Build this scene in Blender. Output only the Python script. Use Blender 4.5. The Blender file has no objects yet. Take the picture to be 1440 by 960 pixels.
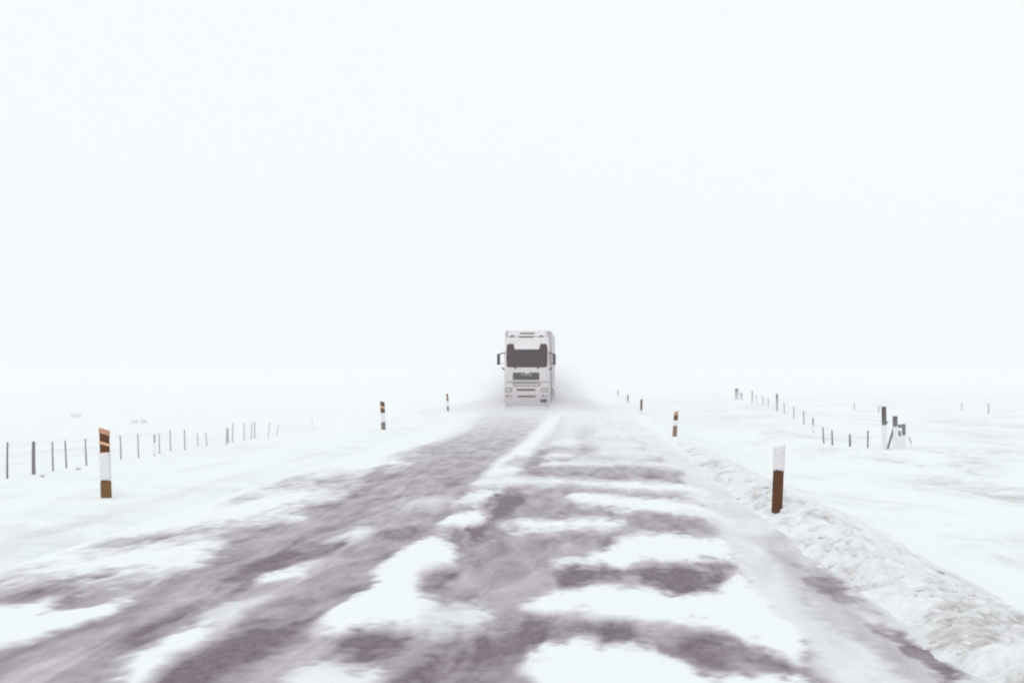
import bpy, bmesh, math, random
import numpy as np
from mathutils import Vector, Matrix, noise as mnoise

random.seed(7)
sc = bpy.context.scene
C = sc.collection
R = math.radians

# ------------------------------------------------------------------ camera, sky, sun, exposure
cam_d = bpy.data.cameras.new('camera')
cam = bpy.data.objects.new('camera', cam_d)
C.objects.link(cam)
cam.location = (0, 0, 2.0)
cam.rotation_euler = (R(90 + math.degrees(math.atan(50 / 2000))), 0, math.atan(102 / 2000))
cam_d.sensor_width = 36
cam_d.lens = 50
cam_d.clip_start = 0.1
cam_d.clip_end = 6000
sc.camera = cam

SUN_EL, SUN_ROT = 42, 215
world = bpy.data.worlds.new('World')
sc.world = world
world.use_nodes = True
wn, wl = world.node_tree.nodes, world.node_tree.links
wn.clear()
w_out = wn.new('ShaderNodeOutputWorld')
w_bg = wn.new('ShaderNodeBackground')
w_bg.inputs['Strength'].default_value = 0.1
sky = wn.new('ShaderNodeTexSky')
sky.sky_type = 'NISHITA'
sky.sun_disc = False
sky.sun_elevation = R(SUN_EL)
sky.sun_rotation = R(SUN_ROT)
sky.dust_density = 5
sky.air_density = 1.0
hsv = wn.new('ShaderNodeHueSaturation')
hsv.inputs['Saturation'].default_value = 0.15
mixw = wn.new('ShaderNodeMix')
mixw.data_type = 'RGBA'
mixw.inputs['Factor'].default_value = 0.93
mixw.inputs['B'].default_value = (9.75, 10.15, 10.3, 1)      # solid overcast cloud
wl.new(sky.outputs[0], hsv.inputs['Color'])
wl.new(hsv.outputs[0], mixw.inputs['A'])
wl.new(mixw.outputs['Result'], w_bg.inputs['Color'])
wl.new(w_bg.outputs[0], w_out.inputs[0])

sun_d = bpy.data.lights.new('sun', 'SUN')
sun_d.energy = 0.5
sun_d.angle = R(14)
sun_d.color = (1, 0.97, 0.94)
sun = bpy.data.objects.new('sun', sun_d)
C.objects.link(sun)
# sun direction: azimuth SUN_ROT clockwise from +Y, elevation SUN_EL
sd = Vector((math.sin(R(SUN_ROT)) * math.cos(R(SUN_EL)), math.cos(R(SUN_ROT)) * math.cos(R(SUN_EL)), math.sin(R(SUN_EL))))
sun.rotation_euler = sd.to_track_quat('Z', 'Y').to_euler()

sc.view_settings.view_transform = 'Standard'
sc.view_settings.look = 'None'
sc.view_settings.exposure = 0.0
sc.view_settings.gamma = 1.0
sc.view_settings.use_curve_mapping = False
sc.cycles.volume_bounces = 4
sc.cycles.max_bounces = 8
sc.cycles.diffuse_bounces = 3
sc.cycles.use_denoising = True
sc.cycles.pixel_filter_type = 'BLACKMAN_HARRIS'
sc.cycles.filter_width = 2.1
sc.cycles.volume_step_rate = 2.0

# ------------------------------------------------------------------ materials
def new_mat(name):
    m = bpy.data.materials.new(name)
    m.use_nodes = True
    nt = m.node_tree
    return m, nt.nodes, nt.links, nt.nodes['Principled BSDF']

def nmix(n, l, a, b, f):
    x = n.new('ShaderNodeMix')
    x.data_type = 'RGBA'
    for k, v in (('A', a), ('B', b), ('Factor', f)):
        if isinstance(v, (tuple, float, int)):
            x.inputs[k].default_value = v
        else:
            l.new(v, x.inputs[k])
    return x.outputs['Result']

def nmath(n, l, op, a, b=0.0, clamp=False):
    x = n.new('ShaderNodeMath')
    x.operation = op
    x.use_clamp = clamp
    for i, v in enumerate((a, b)):
        if isinstance(v, (float, int)):
            x.inputs[i].default_value = v
        else:
            l.new(v, x.inputs[i])
    return x.outputs[0]

def ntex(n, l, scale, vec_scale=(1, 1, 1), detail=4, rough=.55, rot=(0, 0, 0), coord='Object', dist=0):
    tc = n.new('ShaderNodeTexCoord')
    mp = n.new('ShaderNodeMapping')
    mp.inputs['Scale'].default_value = vec_scale
    mp.inputs['Rotation'].default_value = rot
    t = n.new('ShaderNodeTexNoise')
    t.inputs['Scale'].default_value = scale
    t.inputs['Detail'].default_value = detail
    t.inputs['Roughness'].default_value = rough
    t.inputs['Distortion'].default_value = dist
    l.new(tc.outputs[coord], mp.inputs[0])
    l.new(mp.outputs[0], t.inputs['Vector'])
    return t.outputs['Fac']

def nramp(n, l, f, stops):
    r = n.new('ShaderNodeValToRGB')
    el = r.color_ramp.elements
    el[0].position, el[0].color = stops[0][0], tuple(stops[0][1]) + (1,)
    el[1].position, el[1].color = stops[-1][0], tuple(stops[-1][1]) + (1,)
    for p, c in stops[1:-1]:
        e = el.new(p)
        e.color = tuple(c) + (1,)
    l.new(f, r.inputs[0])
    return r.outputs[0]

SNOW = (.84, .872, .878)

def road_material():
    m, n, l, b = new_mat('road_under_snow')
    at = n.new('ShaderNodeAttribute')
    at.attribute_name = 'snow_cover'
    cov = at.outputs['Fac']
    streak = ntex(n, l, 1.0, (2.7, .5, 1), 5, .56, (0, 0, R(8)), dist=.6)
    blotch = ntex(n, l, 1.0, (.9, .6, 1), 5, .6, (0, 0, R(-25)), dist=.8)
    fine = ntex(n, l, 1.0, (14, 6, 10), 4, .7, dist=.3)
    grain = ntex(n, l, 260, detail=2, rough=.8)
    v = nmath(n, l, 'MULTIPLY_ADD', streak, 1.0)
    n1 = nmath(n, l, 'SUBTRACT', streak, .5)
    n2 = nmath(n, l, 'SUBTRACT', blotch, .5)
    n3 = nmath(n, l, 'SUBTRACT', fine, .5)
    n4 = nmath(n, l, 'SUBTRACT', grain, .5)
    s = nmath(n, l, 'ADD', nmath(n, l, 'MULTIPLY', n1, 2.0), nmath(n, l, 'MULTIPLY', n2, .8))
    s = nmath(n, l, 'ADD', s, nmath(n, l, 'MULTIPLY', n3, .38))
    s = nmath(n, l, 'ADD', s, nmath(n, l, 'MULTIPLY', n4, .6))
    # the thin film of snow is patchy only where the cover is partial
    inv = nmath(n, l, 'SUBTRACT', 1.0, cov)
    w = nmath(n, l, 'MULTIPLY', nmath(n, l, 'POWER', inv, .6), .8)
    c2 = nmath(n, l, 'ADD', cov, nmath(n, l, 'MULTIPLY', s, w), True)
    # even the barest tarmac keeps a thin, uneven dusting of powder
    dust = nmath(n, l, 'ADD', nmath(n, l, 'MULTIPLY', fine, .42), nmath(n, l, 'MULTIPLY', n4, .25))
    c2 = nmath(n, l, 'MAXIMUM', c2, nmath(n, l, 'SUBTRACT', dust, .09), True)
    asph = nmix(n, l, (.060, .036, .048, 1), (.142, .096, .120, 1), grain)
    film = nmath(n, l, 'SUBTRACT', 1.0, cov)
    thin = nmix(n, l, SNOW + (1,), (.74, .66, .70, 1), nmath(n, l, 'MULTIPLY', film, 1.3, True))
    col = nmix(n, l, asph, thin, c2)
    l.new(col, b.inputs['Base Color'])
    b.inputs['Roughness'].default_value = .8
    b.inputs['Specular IOR Level'].default_value = .25
    bp = n.new('ShaderNodeBump')
    bp.inputs['Strength'].default_value = .25
    bp.inputs['Distance'].default_value = .02
    l.new(fine, bp.inputs['Height'])
    l.new(bp.outputs[0], b.inputs['Normal'])
    return m

def snow_material(name, dirt_amt=.0, bump=.3):
    m, n, l, b = new_mat(name)
    big = ntex(n, l, 1.0, (.22, .085, .3), 5, .6, (0, 0, R(12)), dist=.8)
    med = ntex(n, l, 1.0, (1.5, .9, 1), 5, .65, (0, 0, R(-6)), dist=.5)
    fine = ntex(n, l, 9, (1, 1, 1), 4, .7)
    at = n.new('ShaderNodeAttribute')
    at.attribute_name = 'dirt_shade'
    dirt_shade = at.outputs['Fac']  # real dirt on the bank, plus shade painted into the snow colour
    # wind-packed grey crust shows in thin streaks where the field has been scoured
    cr = nramp(n, l, big, [(.46, (0, 0, 0)), (.62, (1, 1, 1))])
    cr2 = nramp(n, l, med, [(.38, (0, 0, 0)), (.66, (1, 1, 1))])
    f = nmath(n, l, 'MULTIPLY', cr, cr2)
    at2 = n.new('ShaderNodeAttribute')
    at2.attribute_name = 'scour'
    f = nmath(n, l, 'MULTIPLY', f, at2.outputs['Fac'], True)
    c = nmix(n, l, SNOW + (1,), (.52, .53, .52, 1), f)
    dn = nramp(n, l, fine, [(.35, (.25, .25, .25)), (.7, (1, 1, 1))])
    df = nmath(n, l, 'MULTIPLY', dirt_shade, dn, True)
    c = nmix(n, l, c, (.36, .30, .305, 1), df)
    l.new(c, b.inputs['Base Color'])
    b.inputs['Roughness'].default_value = .85
    b.inputs['Specular IOR Level'].default_value = .2
    bp = n.new('ShaderNodeBump')
    bp.inputs['Strength'].default_value = bump
    bp.inputs['Distance'].default_value = .03
    l.new(fine, bp.inputs['Height'])
    l.new(bp.outputs[0], b.inputs['Normal'])
    return m

def simple(name, c1, c2=None, scale=6, rough=.6, metal=0, spec=.4, vs=(1, 1, 1), bump=0):
    m, n, l, b = new_mat(name)
    if c2 is None:
        c2 = tuple(x * .8 for x in c1)
    t = ntex(n, l, scale, vs, 5, .6)
    f = nramp(n, l, t, [(.35, (0, 0, 0)), (.68, (1, 1, 1))])
    l.new(nmix(n, l, c1 + (1,), c2 + (1,), f), b.inputs['Base Color'])
    b.inputs['Roughness'].default_value = rough
    b.inputs['Metallic'].default_value = metal
    b.inputs['Specular IOR Level'].default_value = spec
    if bump:
        bp = n.new('ShaderNodeBump')
        bp.inputs['Strength'].default_value = bump
        bp.inputs['Distance'].default_value = .01
        l.new(t, bp.inputs['Height'])
        l.new(bp.outputs[0], b.inputs['Normal'])
    return m

def truck_paint(name, base, grime, amount=.6):
    """white paint with road film that thickens towards the wheels (grime really on the truck)"""
    m, n, l, b = new_mat(name)
    tc = n.new('ShaderNodeTexCoord')
    sp = n.new('ShaderNodeSeparateXYZ')
    l.new(tc.outputs['Object'], sp.inputs[0])
    h = nmath(n, l, 'SUBTRACT', 1.0, nmath(n, l, 'MULTIPLY', sp.outputs['Z'], .28), True)
    t = ntex(n, l, 2.2, (1, 1, .35), 6, .65, dist=.5)
    t2 = ntex(n, l, 14, (1, 1, .3), 4, .6)
    f = nmath(n, l, 'MULTIPLY', nmath(n, l, 'ADD', h, .22), nmath(n, l, 'ADD', t, nmath(n, l, 'MULTIPLY', t2, .5)))
    f = nmath(n, l, 'MULTIPLY', f, amount, True)
    l.new(nmix(n, l, base + (1,), grime + (1,), f), b.inputs['Base Color'])
    b.inputs['Roughness'].default_value = .55
    b.inputs['Specular IOR Level'].default_value = .35
    return m

M_ROAD = road_material()
M_SNOW = snow_material('snow')
M_BANK = snow_material('ploughed_snow', bump=.5)
M_CRUST = simple('snow_crust', (.80, .79, .81), (.68, .66, .68), 18, .85, bump=.5)
M_POST = simple('post_orange_brown', (.115, .034, .001), (.080, .024, .001), 9, .8, spec=.06, vs=(3, 3, .6))
M_POSTW = simple('post_pale_brown', (.22, .105, .022), (.13, .06, .012), 12, .8, spec=.08, vs=(3, 3, .6))
M_REFL = simple('reflector_peach', (.78, .42, .22), (.70, .36, .20), 12, .35)
M_PINK = simple('post_pink_edge', (.55, .26, .17), (.45, .2, .13), 12, .5)
M_WOOD = simple('weathered_wood', (.105, .085, .085), (.06, .048, .05), 14, .85, vs=(3, 3, .3), bump=.4)
M_WOODD = simple('wet_wood', (.075, .055, .058), (.045, .035, .037), 14, .8, vs=(3, 3, .3), bump=.4)
M_WIRE = simple('wire', (.22, .21, .21), None, 8, .5, .6)
M_ROCK = simple('rock', (.32, .33, .335), (.22, .23, .235), 3, .9, bump=.5)
M_GRASS = simple('dry_grass', (.20, .165, .13), (.12, .10, .085), 5, .8)
M_WHITE = truck_paint('cab_paint', (.77, .725, .745), (.34, .26, .29), .6)
M_TRAILER = truck_paint('trailer_paint', (.60, .545, .57), (.26, .20, .225), .65)
M_GLASS = simple('dark_glass', (.026, .003, .011), (.036, .008, .018), 2, .2, spec=.06)
M_BLACK = simple('black_plastic', (.026, .012, .018), (.05, .030, .038), 9, .6, spec=.3)
M_SLOT = simple('dark_slot', (.035, .022, .028), (.075, .055, .062), 12, .8, spec=.2)
M_SEAM = simple('seam', (.07, .05, .057), (.13, .10, .11), 9, .8, spec=.2)
M_LENS = simple('lamp_lens', (.62, .59, .60), (.42, .38, .40), 25, .2)
M_BADGE = simple('badge_white', (.70, .64, .67), (.58, .52, .55), 30, .5)
M_CHROME = simple('badge_metal', (.48, .44, .46), (.36, .33, .35), 30, .35, .5)
M_TYRE = simple('tyre', (.035, .03, .032), (.12, .105, .11), 7, .9, spec=.15)
M_RIM = simple('rim', (.30, .27, .28), (.18, .155, .16), 9, .6, .3)
M_CHASSIS = simple('chassis', (.06, .05, .053), (.14, .12, .125), 5, .8)

# ------------------------------------------------------------------ object helpers
def tag(o, label=None, cat=None, group=None, kind=None):
    if label: o['label'] = label
    if cat: o['category'] = cat
    if group: o['group'] = group
    if kind: o['kind'] = kind
    return o

def link(o, parent=None):
    C.objects.link(o)
    if parent is not None:
        o.parent = parent
    return o

def empty(name, loc, rot=(0, 0, 0)):
    o = bpy.data.objects.new(name, None)
    o.empty_display_size = .3
    o.location = loc
    o.rotation_euler = rot
    return link(o)

def obj(name, bm, m, parent=None, loc=(0, 0, 0), smooth=False):
    me = bpy.data.meshes.new(name)
    bmesh.ops.recalc_face_normals(bm, faces=bm.faces[:])
    bm.to_mesh(me)
    bm.free()
    me.materials.append(m)
    if smooth:
        me.polygons.foreach_set('use_smooth', [True] * len(me.polygons))
    o = bpy.data.objects.new(name, me)
    o.location = loc
    return link(o, parent)

def box(bm, x0, x1, y0, y1, z0, z1, bev=0, seg=2):
    r = bmesh.ops.create_cube(bm, size=1)
    vs = r['verts']
    for v in vs:
        v.co = Vector(((x0 + x1) / 2 + v.co.x * (x1 - x0), (y0 + y1) / 2 + v.co.y * (y1 - y0), (z0 + z1) / 2 + v.co.z * (z1 - z0)))
    if bev:
        es = list({e for v in vs for e in v.link_edges})
        bmesh.ops.bevel(bm, geom=es, offset=bev, segments=seg, affect='EDGES', profile=.5)
    return bm

def tube(bm, a, b, r0, r1=None, n=8):
    a, b = Vector(a), Vector(b)
    r1 = r0 if r1 is None else r1
    d = b - a
    q = d.to_track_quat('Z', 'Y').to_matrix().to_4x4()
    bmesh.ops.create_cone(bm, cap_ends=True, segments=n, radius1=r0, radius2=r1, depth=d.length,
                          matrix=Matrix.Translation((a + b) / 2) @ q)
    return bm

def prism_x(bm, prof, x0, x1):
    """(y, z) profile extruded along x"""
    a = [bm.verts.new((x0, y, z)) for y, z in prof]
    b = [bm.verts.new((x1, y, z)) for y, z in prof]
    bm.faces.new(a)
    bm.faces.new(b[::-1])
    k = len(prof)
    for i in range(k):
        bm.faces.new((a[i], b[i], b[(i + 1) % k], a[(i + 1) % k]))
    return bm

def plate(bm, outline, yfun, thick):
    """(x, z) outline laid over the surface y = yfun(z), with thickness"""
    f = [bm.verts.new((x, yfun(z) - thick, z)) for x, z in outline]
    g = [bm.verts.new((x, yfun(z) + .03, z)) for x, z in outline]
    k = len(outline)
    bm.faces.new(f)
    bm.faces.new(g[::-1])
    for i in range(k):
        bm.faces.new((f[i], g[i], g[(i + 1) % k], f[(i + 1) % k]))
    return bm

def rounded(x0, x1, z0, z1, r, n=4):
    out = []
    for cx, cz, a0 in ((x1 - r, z1 - r, 0), (x0 + r, z1 - r, 90), (x0 + r, z0 + r, 180), (x1 - r, z0 + r, 270)):
        for i in range(n + 1):
            a = R(a0 + 90 * i / n)
            out.append((cx + r * math.cos(a), cz + r * math.sin(a)))
    return out

def copy_tree(o, parent=None):
    c = o.copy()
    link(c, parent)
    for ch in list(o.children):
        copy_tree(ch, c)
    return c

# ------------------------------------------------------------------ noise and terrain
def vnoise(x, y, seed=0):
    xi, yi = np.floor(x).astype(np.int64), np.floor(y).astype(np.int64)
    fx, fy = x - xi, y - yi
    fx, fy = fx * fx * (3 - 2 * fx), fy * fy * (3 - 2 * fy)
    def h(a, b):
        k = (a * 374761393 + b * 668265263 + seed * 1274126177) & 0xffffffff
        k = ((k ^ (k >> 13)) * 1274126177) & 0xffffffff
        k = (k ^ (k >> 16)) & 0xffffff
        return k / float(0xffffff)
    return ((h(xi, yi) * (1 - fx) + h(xi + 1, yi) * fx) * (1 - fy) + (h(xi, yi + 1) * (1 - fx) + h(xi + 1, yi + 1) * fx) * fy) - .5

def fbm(x, y, oct=4, seed=0, gain=.5):
    s, a = 0, 1
    for i in range(oct):
        s = s + a * vnoise(x * 2 ** i + 13.7 * i, y * 2 ** i - 7.3 * i, seed + i)
        a *= gain
    return s

def sstep(a, b, x):
    t = np.clip((x - a) / (b - a), 0, 1)
    return t * t * (3 - 2 * t)

def road_z(y):
    return .2 * sstep(45, 76, y)

def ground_z(x, y):
    x, y = np.asarray(x, float), np.asarray(y, float)
    rz = road_z(y) * (1 - sstep(3.4, 8, x)) * (1 - sstep(7.5, 13, -x))
    left = -1.5 * sstep(8.3, 14, -x) - .35 * sstep(50, 110, y) * sstep(12, 20, -x) - .3 * sstep(20, 60, -x)
    right = -.56 * sstep(2.8, 5.3, x) + .0 * x
    und = .10 * fbm(x * .12, y * .08, 3, 5) * sstep(4, 12, np.abs(x)) + .35 * fbm(x * .02, y * .015, 3, 9) * sstep(25, 80, np.abs(x))
    small = .035 * fbm(x * 1.1, y * .5, 3, 15) * sstep(4.5, 7, np.abs(x + .5))
    under = -.07 * (1 - sstep(6.15, 6.6, -x)) * (1 - sstep(2.75, 3.1, x))
    return rz + left + right + und + small + under

def gz(x, y):
    return float(ground_z(np.array([x]), np.array([y]))[0])

def grid_mesh(name, xs, ys, zf, m, attrs=None):
    X, Y = np.meshgrid(xs, ys)
    Z = zf(X, Y)
    nx, ny = len(xs), len(ys)
    co = np.stack([X, Y, Z], -1).reshape(-1, 3).astype(np.float32)
    i = np.arange(nx * ny).reshape(ny, nx)
    q = np.stack([i[:-1, :-1], i[:-1, 1:], i[1:, 1:], i[1:, :-1]], -1).reshape(-1, 4)
    me = bpy.data.meshes.new(name)
    me.vertices.add(len(co))
    me.vertices.foreach_set('co', co.ravel())
    me.loops.add(q.size)
    me.loops.foreach_set('vertex_index', q.ravel().astype(np.int32))
    me.polygons.add(len(q))
    me.polygons.foreach_set('loop_start', np.arange(0, q.size, 4, dtype=np.int32))
    me.polygons.foreach_set('loop_total', np.full(len(q), 4, dtype=np.int32))
    me.polygons.foreach_set('use_smooth', np.ones(len(q), dtype=bool))
    me.update()
    me.validate()
    for k, v in (attrs or {}).items():
        a = me.attributes.new(k, 'FLOAT', 'POINT')
        a.data.foreach_set('value', v(X, Y).ravel().astype(np.float32))
    me.materials.append(m)
    o = bpy.data.objects.new(name, me)
    return link(o)

def spaced(parts):
    out = []
    for a, b, step in parts:
        out += list(np.arange(a, b, step))
    out.append(parts[-1][1])
    return np.array(out)

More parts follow.
